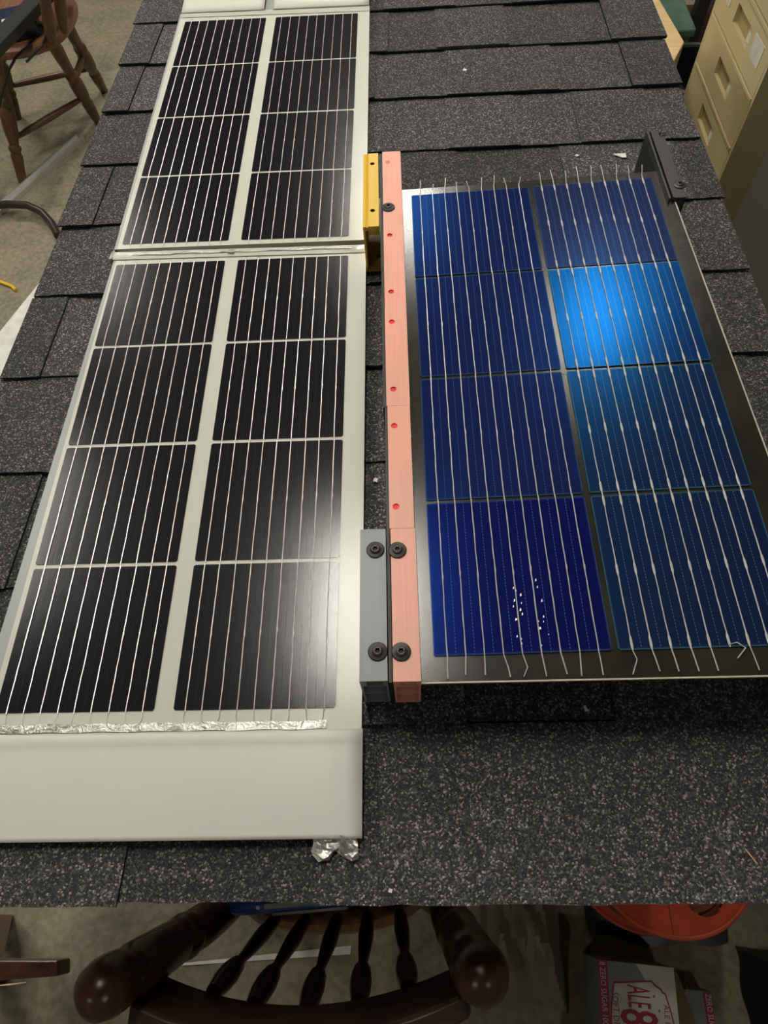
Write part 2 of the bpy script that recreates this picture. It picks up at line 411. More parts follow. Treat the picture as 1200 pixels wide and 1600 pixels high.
# ---- left: two white flexible panels butted end to end
def white_panel(name, loc, th, tilt, label):
    e = tag(empty(name, loc, (tilt[0], tilt[1], th)), label, 'solar panel', 'white panels laid end to end')
    return e
def dress(e, gx, gy, top_ext, bot_ext):
    cm = cell_mesh(LW, LH, .0018, .0006, M['cell_black'])
    std = [wire_mesh('wire', LH, .0015, .0015, 100 + i) for i in range(6)]
    tp = [wire_mesh('wire', LH, .0015, .0015, 200 + i) for i in range(3)]
    for i in range(2):
        for j in range(4):
            c = link('solar_cell', cm, e, loc=(i * (LW + gx), -j * (LH + gy), .0002), rot=(random.uniform(-.0015, .0015), random.uniform(-.0015, .0015), random.uniform(-.002, .002)))
            for q in range(9):
                link('wire', random.choice(std), c, loc=(LW * (.075 + .107 * q) + random.uniform(-.0006, .0006), 0, .0005))
    # thin tails of the wires over the white margins
    tt = MB(); tb = MB()
    for i in range(2):
        for q in range(9):
            x = i * (LW + gx) + LW * (.075 + .107 * q)
            a = [(x, .001, .0004), (x + random.uniform(-.001, .001), top_ext * .5, .0006), (x + random.uniform(-.0025, .0025), top_ext, .0006)]
            y1 = -4 * LH - 3 * gy
            b = [(x, y1 - .001, .0004), (x + random.uniform(-.001, .001), y1 - bot_ext * .5, .0006), (x + random.uniform(-.0015, .0015), y1 - bot_ext, .0006)]
            MB().tube(a, .00028, 5).build('wire_tail', M['wire_dull'], e)
            MB().tube(b, .00034, 5).build('wire_tail', M['wire_dull'], e)
GX, GY = .01884, .00461
low = white_panel('flexible_solar_panel', (-.42507, .77058, RT + .012), .01896, (0, 0),
                  'nearer white panel of eight black solar cells with a blank front flap')
up = white_panel('flexible_solar_panel', (-.43279, 1.44763, RT + .012), .01049, (.0, .0),
                 'farther white panel of eight black solar cells with two blank top flaps')
# nearer panel: backsheet, margins
MB().prism([(-.0070, -.660), (.3606, -.6575), (.3602, .0170), (-.0030, .0265)], -.0085, 0).build('backsheet', M['backsheet'], low)
MB().prism([(-.0205, -.655), (-.0071, -.660), (-.0031, .0262), (-.0065, .0262)], -.0085, -.0004).build('edge_strip', M['edge_strip'], low)
def flapf(u, v):
    x = -.022 + u * (.3838) ; y = -.653 - v * .0935 + (u - .5) * .001
    z = .0006 + .0022 * math.sin(PI * v) * (.6 + .4 * u) + (.0016 * math.exp(-((v - .07) / .05) ** 2)) - .0008 * v
    return (x, y, z)
fl = MB().grid(24, 24, lambda u, v: flapf(u, v)).build('front_flap', M['flap'], low, True)
sm = fl.modifiers.new('solid', 'SOLIDIFY'); sm.thickness = .0035; sm.offset = 1
fl2 = MB().grid(40, 2, lambda u, v: (-.010 + u * .337, -.6445 - v * .0078 + .0006 * math.sin(40 * u), .0010 + random.uniform(0, .0007))).build('foil_ribbon', M['foil'], low, True)
dress(low, GX, GY, .016, .0125)
# farther panel
MB().prism([(-.0058, -.6425), (.3604, -.6415), (.3568, .0300), (-.0120, .0330)], -.0085, 0).build('backsheet', M['backsheet'], up)
MB().prism([(-.0105, -.6425), (-.0059, -.6425), (-.0121, .033), (-.0150, .033)], -.0085, -.0004).build('edge_strip', M['edge_strip'], up)
for x0, x1 in ((-.0115, .1515), (.1695, .3560)):
    f = MB().grid(12, 6, lambda u, v: (x0 + (x1 - x0) * u, .031 + .13 * v - .012 * (x0 + (x1 - x0) * u), .0012 + .006 * v + .0015 * math.sin(PI * v))).build('top_flap', M['flap'], up, True)
    s_ = f.modifiers.new('solid', 'SOLIDIFY'); s_.thickness = .0018; s_.offset = 1
MB().box(.1516, .1694, .033, .16, -.006, -.002).build('flap_backing', M['edge_strip'], up)
MB().grid(40, 2, lambda u, v: (-.0118 + u * .3675, .016 + v * .0145 - .010 * u, .0007 + random.uniform(0, .0006))).build('clear_tape', M['clear_tape'], up, True)
dress(up, GX, GY, .010, .0085)
# seam tape over the joint, with a small solder lug
tp = MB().grid(60, 3, lambda u, v: (-.008 + u * .366, .0105 + v * .016 - .006 * u, .0012 + random.uniform(0, .0013) * (1 if 0 < v < 1 else .3))).build('seam_tape', M['clear_tape'], low, True)
MB().grid(36, 1, lambda u, v: (.02 + u * .32, .0168 + v * .0035 - .004 * u + .0008 * math.sin(31 * u), .0027 + random.uniform(0, .0006))).build('foil_ribbon', M['foil'], low, True)
MB().box(.1605, .1705, .0120, .0190, .002, .0055).build('solder_lug', M['fins'], low, bevel=.001)
# torn bits of film along the left edge and the crumpled foil at the front corner
for (x, y, sx, sy) in ((-.0085, .040, .010, .034), (-.0130, .100, .0055, .030), (-.0160, .30, .0035, .022), (-.0180, .44, .004, .014), (-.019, .55, .004, .012)):
    if y < .08:
        par = low; px, py = -.0095, y
    else:
        par = up; px, py = -.0105 - (y - .06) * .0085 + .0005, -.6425 + y - .03
    MB().grid(3, 5, lambda u, v: (px - sx * u * (.5 + .5 * math.sin(3 * v + 1)), py + sy * (v - .5) + random.uniform(-.002, .002), -.002 - .005 * u + random.uniform(-.0012, .0012))).build('torn_film', M['clear_tape'], par, True)
MB().grid(9, 6, lambda u, v: (.318 + .0405 * u + random.uniform(-.0015, .0015), -.744 - .020 * v * (0.5 + .5 * abs(math.sin(5 * u + .6))) + random.uniform(-.0015, .0015), -.0015 - .0045 * v + random.uniform(-.0022, .0022))).build('crumpled_foil', M['foil'], low)
# ---- right: bare blue cells on a smoked sheet, on rails
bp = tag(empty('blue_solar_panel', (.00033, .81016, RT + .080), (0, -.0295, .02433)), 'smoked plastic sheet carrying eight bare blue solar cells with loose wire ends', 'solar panel')
sheet = [(-.0121, -.6582), (.3640, -.6620), (.3430, -.4447), (.3375, -.0497), (.3290, .0146), (-.0122, .0151)]
MB().prism(sheet, -.0032, -.0009).build('base_sheet', M['sheet'], bp)
ed = MB()
MB().prism([(-.0121, -.6596), (.3640, -.6634), (.3640, -.6621), (-.0121, -.6583)], -.0034, -.0008).build('sheet_edge', M['sheet_edge'], bp)
MB().prism([(.3641, -.6620), (.3656, -.6620), (.3446, -.4447), (.3391, -.0497), (.3376, -.0497), (.3431, -.4447)], -.0034, -.0008).build('sheet_edge', M['sheet_edge'], bp)
BGX, BGY = .0059, .00396
bcm = {k: cell_mesh(CS, CS, .0016, .0004, M[k]) for k in ('cell_blue', 'cell_deep', 'cell_teal_haze', 'cell_glare', 'cell_slate')}
plan = {(0, 0): 'cell_blue', (0, 1): 'cell_blue', (0, 2): 'cell_blue', (0, 3): 'cell_deep', (1, 0): 'cell_slate', (1, 1): 'cell_glare', (1, 2): 'cell_teal_haze', (1, 3): 'cell_teal_haze'}
tilt = {(0, 0): (0, 0), (0, 1): (.004, .002), (0, 2): (0, .003), (0, 3): (-.003, 0), (1, 0): (.006, 0), (1, 1): (-.004, -.004), (1, 2): (.003, -.003), (1, 3): (.004, .002)}
bw = [wire_mesh('wire', CS, .003, .003, 300 + i, .00055, True, .0007) for i in range(6)]
bwl = [wire_mesh('wire', CS, .003, .003, 340 + i, .00058, False, .0007) for i in range(5)]
for (i, j), kind in plan.items():
    tx, ty = tilt[(i, j)]
    c = link('solar_cell', bcm[kind], bp, loc=(i * (CS + BGX), -j * (CS + BGY), .0002), rot=(tx * .3, ty * .3, random.uniform(-.003, .003)))
    for q in range(9):
        x = CS * (.076 + .106 * q)
        rr = random.Random(i * 100 + j * 10 + q)
        if j == 0:
            h = rr.uniform(.018, .027) if i else rr.uniform(.010, .024); dx = rr.uniform(-.004, .003)
            me = wire_mesh('wire', CS, .002, .003, 400 + i * 9 + q, .00055, bool(i), .0007, bend_top=[(dx, h, .006), (dx * .6, h * .6, .0045), (dx * .1, .006, .0015)])
        elif j == 3:
            L = rr.uniform(.018, .024)
            if i == 1 and q == 0: bb = [(.002, -CS - .009, .001), (-.004, -CS - .022, .0012)]
            elif i == 1 and q == 5: bb = [(.006, -CS + .003, .002), (.012, -CS - .002, .002), (.003, -CS - .011, .002)]
            elif i == 0 and q in (3, 4): bb = [(.003, -CS - .013, .001), (-.001 if q == 4 else .004, -CS - .021, .001)]
            else:
                dx = rr.uniform(-.002, .003) if i == 0 else rr.uniform(.001, .003)
                bb = [(dx * .4, -CS - L * .4, .0012), (dx, -CS - L, .0012)]
            me = wire_mesh('wire', CS, .003, -.002 if (i == 1 and q == 5) else .001, 500 + i * 9 + q, .00058, bool(i), .0007, bend_bot=bb)
        else:
            me = rr.choice(bw if i else bwl)
        link('wire', me, c, loc=(x, 0, .0004))
    if (i, j) == (0, 3):   # flecks of stray solder
        fl = MB()
        for q in range(26):
            x = rr.gauss(.078, .004) if q < 16 else rr.gauss(.098, .003); y = -rr.uniform(.085, .15); s = rr.uniform(.0004, .0009)
            fl.prism([(x - s, y - s * 2), (x + s, y - s), (x + s * .6, y + s * 2), (x - s * .4, y + s)], .0005, .001)
        o = fl.build('solder_fleck', M['wire'], c); o['kind'] = 'stuff'

# ---- rails and brackets (share the blue panel's direction)
def screw(parent, x, y, z, s=1.0):
    m = MB(); seg = 24
    prof = [(.0087, 0), (.0088, .0008), (.0080, .0016), (.0062, .0019), (.0050, .0022), (.0047, .0032), (.0036, .0038), (.0030, .0039)]
    v = []; f = []
    for (r, h) in prof:
        for k in range(seg):
            a = 2 * PI * k / seg; v.append((x + r * s * math.cos(a), y + r * s * math.sin(a), z + h * s))
    for (b, h) in ((.0024, .0038), (.0022, .0012)):
        for k in range(seg):
            a = 2 * PI * k / seg; r = b * (1 + .18 * math.cos(6 * a)); v.append((x + r * s * math.cos(a), y + r * s * math.sin(a), z + h * s))
    n = len(prof) + 2
    for i in range(n - 1):
        for k in range(seg): f.append((i * seg + k, i * seg + (k + 1) % seg, (i + 1) * seg + (k + 1) % seg, (i + 1) * seg + k))
    mi = [0] * len(f); mi[-seg:] = [1] * seg
    f.append(list(range((n - 1) * seg, n * seg))); mi.append(1)
    m.v = v; m.f = [list(q) for q in f]; m.m = mi
    return m.build('screw', [M['screw'], M['screw_hole']], parent, .5)
def top_strip(m, x0, x1, y0, y1, z, holes, r=.0035, depth=.0014, th=.003, mi_hole=1):
    """flat strip with real round holes; holes = [(x, y)] sorted by y"""
    seg = 16; hw = r * 1.5; cur = y0
    for (hx, hy) in sorted(holes, key=lambda q: q[1]):
        ya, yb = hy - hw, hy + hw
        m.add([(x0, cur, z), (x1, cur, z), (x1, ya, z), (x0, ya, z)], [(0, 1, 2, 3)])
        xa, xb = hx - hw, hx + hw
        m.add([(x0, ya, z), (xa, ya, z), (xa, yb, z), (x0, yb, z)], [(0, 1, 2, 3)])
        m.add([(xb, ya, z), (x1, ya, z), (x1, yb, z), (xb, yb, z)], [(0, 1, 2, 3)])
        o = []; c = []; d = []
        for k in range(seg):
            a = 2 * PI * k / seg; ca, sa = math.cos(a), math.sin(a); q = hw / max(abs(ca), abs(sa))
            o.append((hx + q * ca, hy + q * sa, z)); c.append((hx + r * ca, hy + r * sa, z)); d.append((hx + r * ca, hy + r * sa, z - depth))
        m.add(o + c, [(k, (k + 1) % seg, seg + (k + 1) % seg, seg + k) for k in range(seg)])
        m.add(c + d, [(k, (k + 1) % seg, seg + (k + 1) % seg, seg + k) for k in range(seg)], mi_hole)
        m.add(d, [list(range(seg))], mi_hole)
        cur = yb
    m.add([(x0, cur, z), (x1, cur, z), (x1, y1, z), (x0, y1, z)], [(0, 1, 2, 3)])
RZ = (.00033, .81016, RT)
ZB, ZT = .0068, .0835
def hollow_rail(e, x0, x1, y0, y1, holes, mat, name='segment', lip=True, hm='pink_hole_glow'):
    m = MB(); t = .0020
    top_strip(m, x0, x1, y0, y1, ZT, holes)
    m.add([(x0, y0, ZB), (x0, y1, ZB), (x0, y1, ZT), (x0, y0, ZT)], [(3, 2, 1, 0)])
    m.add([(x1, y0, ZB), (x1, y1, ZB), (x1, y1, ZT), (x1, y0, ZT)], [(0, 1, 2, 3)])
    m.add([(x0, y0, ZB), (x1, y0, ZB), (x1, y1, ZB), (x0, y1, ZB)], [(3, 2, 1, 0)])
    m.add([(x0, y1, ZB), (x1, y1, ZB), (x1, y1, ZT), (x0, y1, ZT)], [(3, 2, 1, 0)])
    # open front end: rims and shelves, chambers 60 mm deep
    H = ZT - ZB; z1 = ZB + .43 * H; z2 = ZB + .80 * H; xm = x0 + (x1 - x0) * .64; d = .06
    def cell_(a, b, za, zb):
        v = [(a, y0, za), (b, y0, za), (b, y0, zb), (a, y0, zb), (a, y0 + d, za), (b, y0 + d, za), (b, y0 + d, zb), (a, y0 + d, zb)]
        m.add(v, [(0, 1, 5, 4), (1, 2, 6, 5), (2, 3, 7, 6), (3, 0, 4, 7), (4, 5, 6, 7)])
    def rim(a, b, za, zb): m.add([(a, y0, za), (b, y0, za), (b, y0, zb), (a, y0, zb)], [(0, 1, 2, 3)])
    cell_(x0 + t, x1 - t, ZB + t, z1 - t / 2); cell_(x0 + t, x1 - t, z1 + t / 2, z2 - t); cell_(x0 + t + .004, xm + .005, z2, ZT - t)
    rim(x0, x0 + t, ZB, ZT); rim(x1 - t, x1, ZB, ZT); rim(x0 + t, x1 - t, ZB, ZB + t); rim(x0 + t, x1 - t, z1 - t / 2, z1 + t / 2)
    rim(x0 + t, x1 - t, z2 - t, z2); rim(x0 + t, x0 + t + .004, z2, ZT); rim(xm + .005, x1 - t, z2, ZT); rim(x0 + t + .004, xm + .005, ZT - t, ZT)
    return m.build(name, [mat, M[hm]], e)
pr = tag(empty('pink_rail', RZ, (0, 0, .02433)), 'long salmon pink rail with red holes along the blue panel', 'rail')
HX = -.0303
hollow_rail(pr, -.0383, -.0126, -.3570, .0950, [(HX, -.3344), (HX, -.2331), (HX, -.1833), (HX, -.0812)], M['pink'])
hollow_rail(pr, -.0372, -.0128, -.5080, -.3574, [(HX, -.4837), (HX, -.3843)], M['pink'])
hollow_rail(pr, -.0364, -.0121, -.6585, -.5084, [], M['pink'])
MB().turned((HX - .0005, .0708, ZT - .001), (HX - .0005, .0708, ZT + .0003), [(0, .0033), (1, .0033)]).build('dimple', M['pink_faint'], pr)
MB().box(-.0420, -.0386, -.3570, .0950, ZB, ZT - .003).build('liner_strip', M['liner'], pr)
MB().box(-.0402, -.0374, -.6585, -.3574, ZB, ZT - .003).build('liner_strip', M['liner'], pr)
screw(pr, -.0314, -.0268, ZT); screw(pr, -.0299, -.5320, ZT); screw(pr, -.0287, -.6322, ZT)
gr = tag(empty('grey_rail', RZ, (0, 0, .02433)), 'short grey hollow rail with two black screws beside the pink rail', 'rail')
hollow_rail(gr, -.0660, -.0412, -.6576, -.5082, [], M['gray'], hm='screw_hole')
screw(gr, -.0512, -.5310, ZT); screw(gr, -.0497, -.6315, ZT)
yb_ = tag(empty('gold_bracket', RZ, (0, 0, .02433)), 'short golden yellow bracket with two holes beside the pink rail', 'bracket')
g = MB(); gx0, gx1, gy0, gy1 = -.0655, -.0442, -.0600, .0958; gz = .0815
top_strip(g, gx0 + .0075, gx1, gy0, gy1, gz, [(-.0525, .0721), (-.0525, -.0283)], .0032, .006)
g.add([(gx0 + .0075, gy0, gz), (gx0 + .0075, gy1, gz), (gx0 + .0060, gy1, gz - .0020), (gx0 + .0060, gy0, gz - .0020)], [(0, 1, 2, 3)])
g.add([(gx0 + .0060, gy0, gz - .0020), (gx0 + .0060, gy1, gz - .0020), (gx0 + .0035, gy1, gz - .0006), (gx0 + .0035, gy0, gz - .0006)], [(0, 1, 2, 3)])
g.add([(gx0 + .0035, gy0, gz - .0006), (gx0 + .0035, gy1, gz - .0006), (gx0, gy1, gz - .0010), (gx0, gy0, gz - .0010)], [(0, 1, 2, 3)])
g.add([(gx0, gy0, gz - .001), (gx0 + .0035, gy0, gz - .0006), (gx0 + .006, gy0, gz - .002), (gx0 + .0075, gy0, gz), (gx1, gy0, gz), (gx1, gy0, gz - .0070), (gx0, gy0, gz - .0070)], [(6, 5, 4, 3, 2, 1, 0)])
g.add([(gx0, gy1, gz - .001), (gx0 + .0035, gy1, gz - .0006), (gx0 + .006, gy1, gz - .002), (gx0 + .0075, gy1, gz), (gx1, gy1, gz), (gx1, gy1, gz - .0070), (gx0, gy1, gz - .0070)], [(0, 1, 2, 3, 4, 5, 6)])
g.add([(gx0, gy0, gz - .007), (gx1, gy0, gz - .007), (gx1, gy1, gz - .007), (gx0, gy1, gz - .007)], [(3, 2, 1, 0)])
g.add([(gx1, gy0, gz), (gx1, gy0, gz - .007), (gx1, gy1, gz - .007), (gx1, gy1, gz)], [(0, 1, 2, 3)])
g.add([(gx0, gy0, gz - .001), (gx0, gy0, gz - .007), (gx0, gy1, gz - .007), (gx0, gy1, gz - .001)], [(3, 2, 1, 0)])
g.build('top_plate', [M['gold'], M['gold_hole']], yb_)
MB().box(gx0, gx0 + .0030, gy0 + .001, gy1, ZB, gz - .0072).build('side_wall', M['gold'], yb_)
fl = MB(); top_strip(fl, gx0 + .003, gx1, gy0 + .001, gy1, ZB + .003, [(-.0478, -.0330)], .0034, .003)
fl.box(gx0 + .003, gx1, gy0 + .001, gy1, ZB, ZB + .0005); fl.add([(gx0 + .003, gy0 + .001, ZB), (gx1, gy0 + .001, ZB), (gx1, gy0 + .001, ZB + .003), (gx0 + .003, gy0 + .001, ZB + .003)], [(0, 1, 2, 3)])
fl.build('foot_plate', [M['gold'], M['gold_hole']], yb_)
MB().box(gx0 + .0075, gx1, gy0 + .004, gy0 + .030, gz - .0165, gz - .0072).build('nut_block', M['gold'], yb_)
MB().turned((-.0535, gy0 + .0042, gz - .0118), (-.0535, gy0 + .0036, gz - .0118), [(0, .0030), (1, .0030)], 20).build('plug', M['pink_faint'] if False else M['gold'], yb_)
bb = tag(empty('black_corner_bracket', RZ, (0, 0, .02433)), 'black rail bracket with a round screw at the far corner of the blue panel', 'bracket')
kx0, kx1, ky0, ky1 = .3345, .3510, -.0490, .0940; kz = .0945
MB().box(kx0 + .0015, kx1, ky0, ky1, kz - .003, kz).build('top_plate', M['black_metal'], bb, bevel=.0006)
MB().box(kx0 - .0062, kx0 - .0034, ky0 - .002, ky1 + .002, kz - .010, kz + .0012).build('lip', M['black_metal'], bb, bevel=.0005)
MB().box(kx0 - .0008, kx0 + .0014, ky0, ky1, kz - .003, kz + .0016).build('lip', M['black_metal'], bb, bevel=.0005)
MB().box(kx1 - .0030, kx1, ky0, ky1, ZB, kz - .003).build('side_wall', M['black_plastic'], bb)
MB().box(kx0 - .0034, kx1 - .003, ky1 - .004, ky1, ZB, kz - .012).build('end_wall', M['black_plastic'], bb)
MB().box(kx0 - .0061, kx0 - .0035, .0170, ky1, ZB, kz - .0101).build('side_wall', M['black_plastic'], bb)
screw(bb, .3475, -.0245, kz, .92)
tor = MB()
for q in range(7):
    a = q * .9; tor.tube([(.3480 + .003 * math.cos(a), .085 + .003 * math.sin(a), kz), (.3480 + .0048 * math.cos(a), .085 + .0048 * math.sin(a), kz + .0022)], [.0011, .0003], 5)
tor.build('torn_hole_burr', M['black_metal'], bb)
# ------------------------------------------------------------------ cabinets and things on the right
fc = tag(empty('filing_cabinet', (.75, 1.50, 0)), 'tan steel filing cabinet with recessed pulls right of the mock roof', 'cabinet')
CW, CD, CH, D = .395, .55, 1.20, .112
MB().box(.012, CD, 0, CW, .0, CH).build('body', M['tan'], fc)
MB().box(.0, .0118, 0, .010, 0, CH).build('front_post', M['tan'], fc)
MB().box(.0, .0118, CW - .010, CW, 0, CH).build('front_post', M['tan'], fc)
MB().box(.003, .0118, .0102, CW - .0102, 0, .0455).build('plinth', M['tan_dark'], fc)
zc = .632 - 5 * D - .03
k = 0
zc = .626 - D * 5
while zc + D < CH:
    z0, z1 = zc + .0018, zc + D - .0018
    y0, y1 = .0116, CW - .0116; ya, yb2 = .135, .255; za, zb2 = zc + .037, zc + .076
    m = MB()
    m.box(.0, .0112, y0, ya, z0, z1); m.box(.0, .0112, yb2, y1, z0, z1); m.box(.0, .0112, ya, yb2, z0, za); m.box(.0, .0112, ya, yb2, zb2, z1)
    d = m.build('drawer', M['tan'], fc)
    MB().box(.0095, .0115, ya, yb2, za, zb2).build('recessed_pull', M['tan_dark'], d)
    MB().box(.0060, .0094, ya + .004, ya + .030, za + .004, zb2 - .006).build('pull_card', M['paper'], d)
    MB().box(-.003, -.0001, y0, y1, z1 - .006, z1).build('drawer_lip', M['tan'], d)
    if k == 6:
        MB().hexa([(-.0012, .045, zc + .040), (-.0001, .045, zc + .040), (-.0001, .110, zc + .042), (-.0012, .110, zc + .042), (-.0012, .047, zc + .084), (-.0001, .047, zc + .084), (-.0001, .112, zc + .082), (-.0012, .112, zc + .082)]).build('label_card', M['paper'], d)
        MB().box(-.0010, -.0001, .300, .350, zc + .046, zc + .086).build('label_card', M['paper'], d)
    k += 1; zc += D
gc = tag(empty('grey_cabinet', (.75, .40, 0)), 'dark grey steel cabinet in front of the tan filing cabinet', 'cabinet')
MB().box(.0, .5, 0, .945, .04, 1.06).build('body', M['grey_cab'], gc, bevel=.004)
MB().box(-.012, -.0005, .01, .470, .06, 1.04).build('door', M['grey_cab'], gc, bevel=.002)
MB().box(-.012, -.0005, .475, .935, .06, 1.04).build('door', M['grey_cab'], gc, bevel=.002)
MB().box(.02, .48, .02, .925, 0, .0395).build('plinth', M['black_plastic'], gc)
ps = MB().prism([(.615, 1.735), (.745, 2.000), (.720, 2.240), (.690, 2.60), (.520, 2.60), (.520, 1.80)], 0, .615).build('plywood_box', M['ply'], None, bevel=.003)
tag(ps, 'pale plywood box behind the right edge of the roof', 'box')
def rrect(w, d, r, n=5):
    pts = []
    for cx, cy, a0 in ((w / 2 - r, d / 2 - r, 0), (-w / 2 + r, d / 2 - r, PI / 2), (-w / 2 + r, -d / 2 + r, PI), (w / 2 - r, -d / 2 + r, 1.5 * PI)):
        pts += [(cx + r * math.cos(a0 + PI / 2 * i / n), cy + r * math.sin(a0 + PI / 2 * i / n)) for i in range(n + 1)]
    return pts
def bin_thing(name, x, y, w, d, h, mat, rz, label):
    e = tag(empty(name, (x, y, 0), (0, 0, rz)), label, 'bin')
    m = MB(); o = rrect(w, d, .04); i = rrect(w - .012, d - .012, .036); n = len(o)
    m.add([(a * .85, b * .85, 0) for a, b in o] + [(a, b, h) for a, b in o] + [(a, b, h) for a, b in i] + [(a * .85, b * .85, .006) for a, b in i],
          [(k, (k + 1) % n, n + (k + 1) % n, n + k) for k in range(n)] + [(n + k, n + (k + 1) % n, 2 * n + (k + 1) % n, 2 * n + k) for k in range(n)] +
          [(2 * n + k, 2 * n + (k + 1) % n, 3 * n + (k + 1) % n, 3 * n + k) for k in range(n)] + [list(range(n))[::-1], list(range(3 * n, 4 * n))])
    m.build('bucket', mat, e)
    r = rrect(w + .022, d + .022, .05)
    m2 = MB(); m2.tube([(a, b, h - .006) for a, b in r] + [(r[0][0], r[0][1], h - .006)], .011, 8, False); m2.build('rim', mat, e, True)
    return e
bin_thing('black_bin', .832, 2.085, .125, .24, .50, M['black_bin'], 0, 'black plastic bin with a rounded rim between plywood and filing cabinet')
tt = tag(empty('teal_tote', (.845, 2.62, 0), (0, 0, 0)), 'teal green plastic tote behind the plywood box', 'tote')
MB().box(-.032, .042, -.28, .35, 0, .46).build('body', M['teal'], tt, bevel=.01)
MB().box(-.040, .050, -.29, .36, .4605, .485).build('lid', M['teal'], tt, bevel=.006)
cr = tag(empty('dark_shelf_frame', (1.03, 2.75, 0)), 'dark open shelf frame behind the black bin', 'shelf')
for a, b in ((-.1, -.3), (.3, -.3), (-.1, .3), (.3, .3)): MB().box(a - .018, a + .018, b - .018, b + .018, 0, .62).build('post', M['black_plastic'], cr)
MB().box(-.082, .282, -.31, .31, .20, .22).build('shelf_board', M['wood_far'], cr)
MB().box(-.082, .282, -.31, .31, .50, .52).build('shelf_board', M['grey_cab'], cr)

# ------------------------------------------------------------------ floor at the left: chair, strip, board, cable
LEGP = [(0, .016), (.12, .019), (.22, .022), (.25, .017), (.27, .023), (.29, .023), (.31, .017), (.42, .026), (.55, .027), (.60, .018), (.625, .025), (.65, .025), (.67, .018), (.80, .021), (.93, .024), (1, .018)]
fch = tag(empty('wooden_chair', (-1.45, 2.72, 0)), 'worn brown wooden chair with turned legs on the concrete, at left', 'chair')
def rel(p, o): return (p[0] - o[0], p[1] - o[1], p[2] - o[2])
FO = (-1.45, 2.72, 0)
ft = {'A': ((-1.540, 2.405, 0), (-1.455, 2.520, .425)), 'C': ((-1.686, 2.846, 0), (-1.545, 2.740, .425)), 'B': ((-1.348, 3.031, 0), (-1.245, 2.700, .425)), 'D': ((-1.318, 2.790, 0), (-1.245, 2.545, .425))}
for q in ft.values(): MB().turned(rel(q[0], FO), rel(q[1], FO), LEGP).build('leg', M['wood_far'], fch, .6)
def along(q, z): a, b = Vector(q[0]), Vector(q[1]); return tuple(a + (b - a) * (z / (b.z)))
for a, b, z in (('C', 'B', .15), ('A', 'D', .15), ('D', 'B', .24)):
    MB().turned(rel(along(ft[a], z), FO), rel(along(ft[b], z + .005), FO), [(0, .008), (.2, .011), (.5, .013), (.8, .011), (1, .008)], 12).build('stretcher', M['wood_far'], fch, True)
def seat_mesh(cx, cy, r, z0, z1, sq=1.0):
    m = MB(); prof = [(.0, z0), (.90, z0), (.985, z0 + .008), (1.0, (z0 + z1) / 2), (.985, z1 - .006), (.94, z1), (.80, z1 - .003), (.4, z1 - .007), (.0, z1 - .007)]
    seg = 40; v = []; f = []
    for (q, z) in prof:
        for k in range(seg):
            a = 2 * PI * k / seg; e = 1 + .04 * math.cos(4 * a + PI); v.append((cx + q * r * e * math.cos(a), cy + q * r * sq * e * math.sin(a), z))
    for i in range(len(prof) - 1):
        for k in range(seg): f.append((i * seg + k, i * seg + (k + 1) % seg, (i + 1) * seg + (k + 1) % seg, (i + 1) * seg + k))
    return m.add(v, f)
seat_mesh(-1.415 - FO[0], 2.665 - FO[1], .232, .415, .452).build('seat', M['wood_red'], fch, .6)
SPP = [(0, .010), (.1, .013), (.25, .017), (.4, .020), (.55, .017), (.6, .012), (.63, .018), (.66, .018), (.7, .012), (1, .010)]
for a, b in (((-1.225, 2.500, .445), (-1.150, 2.455, .645)), ((-1.205, 2.580, .445), (-1.128, 2.545, .645))):
    MB().turned(rel(a, FO), rel(b, FO), [(0, .013), (.12, .016), (.35, .020), (.6, .018), (1, .012)]).build('spindle', M['wood_far'], fch, True)
m = MB(); m.tube([rel(p, FO) for p in ((-1.155, 2.40, .655), (-1.142, 2.50, .655), (-1.125, 2.62, .655), (-1.13, 2.75, .655), (-1.19, 2.87, .66), (-1.30, 2.95, .67), (-1.43, 2.97, .67), (-1.56, 2.93, .67), (-1.655, 2.83, .66), (-1.69, 2.70, .655), (-1.68, 2.5, .655))], .021, 10, flat=.7)
m.build('arm_bow', M['wood_far'], fch, True)
for a, b in (((-1.61, 2.56, .445), (-1.685, 2.56, .650)), ((-1.615, 2.74, .445), (-1.685, 2.74, .650)), ((-1.50, 2.84, .445), (-1.53, 2.94, .660)), ((-1.40, 2.87, .445), (-1.41, 2.965, .660)), ((-1.30, 2.83, .445), (-1.27, 2.935, .655))):
    MB().turned(rel(a, FO), rel(b, FO), [(0, .013), (.12, .016), (.35, .020), (.6, .018), (1, .012)]).build('spindle', M['wood_far'], fch, True)
bd = Vector((-1.24, 2.74, 0)) - Vector((-1.375, 2.17, 0)); ba = math.atan2(bd.y, bd.x)
dvc = tag(empty('power_adapter', (-1.345, 2.565, .4530), (0, 0, .35)), 'dark navy electronics box with a pale label on the far chair seat', 'device')
MB().box(-.085, .065, -.055, .075, 0, .05).build('case', M['navy'], dvc, bevel=.006)
MB().box(-.045, .000, -.045, -.010, .0501, .0512).build('label', M['paper'], dvc)
MB().tube([(.064, -.02, .02), (.09, -.06, .012), (.06, -.15, .010), (.0, -.215, .004)], .004, 6).build('lead', M['black'], dvc, True)
cbl = MB().tube([(-1.285, 2.47, .4565), (-1.30, 2.43, .459), (-1.325, 2.405, .45), (-1.36, 2.395, .42), (-1.42, 2.385, .35), (-1.50, 2.37, .25), (-1.60, 2.36, .13), (-1.70, 2.40, .03), (-1.78, 2.46, .006)], .0045, 8).build('power_cord', M['black'], dvc, True)
cbl.matrix_parent_inverse = dvc.matrix_basis.inverted()
bar = tag(empty('black_bar', (-1.305, 2.455, .5055), (0, 0, ba)), 'broad greenish black bar lying across the far chair seat', 'bar')
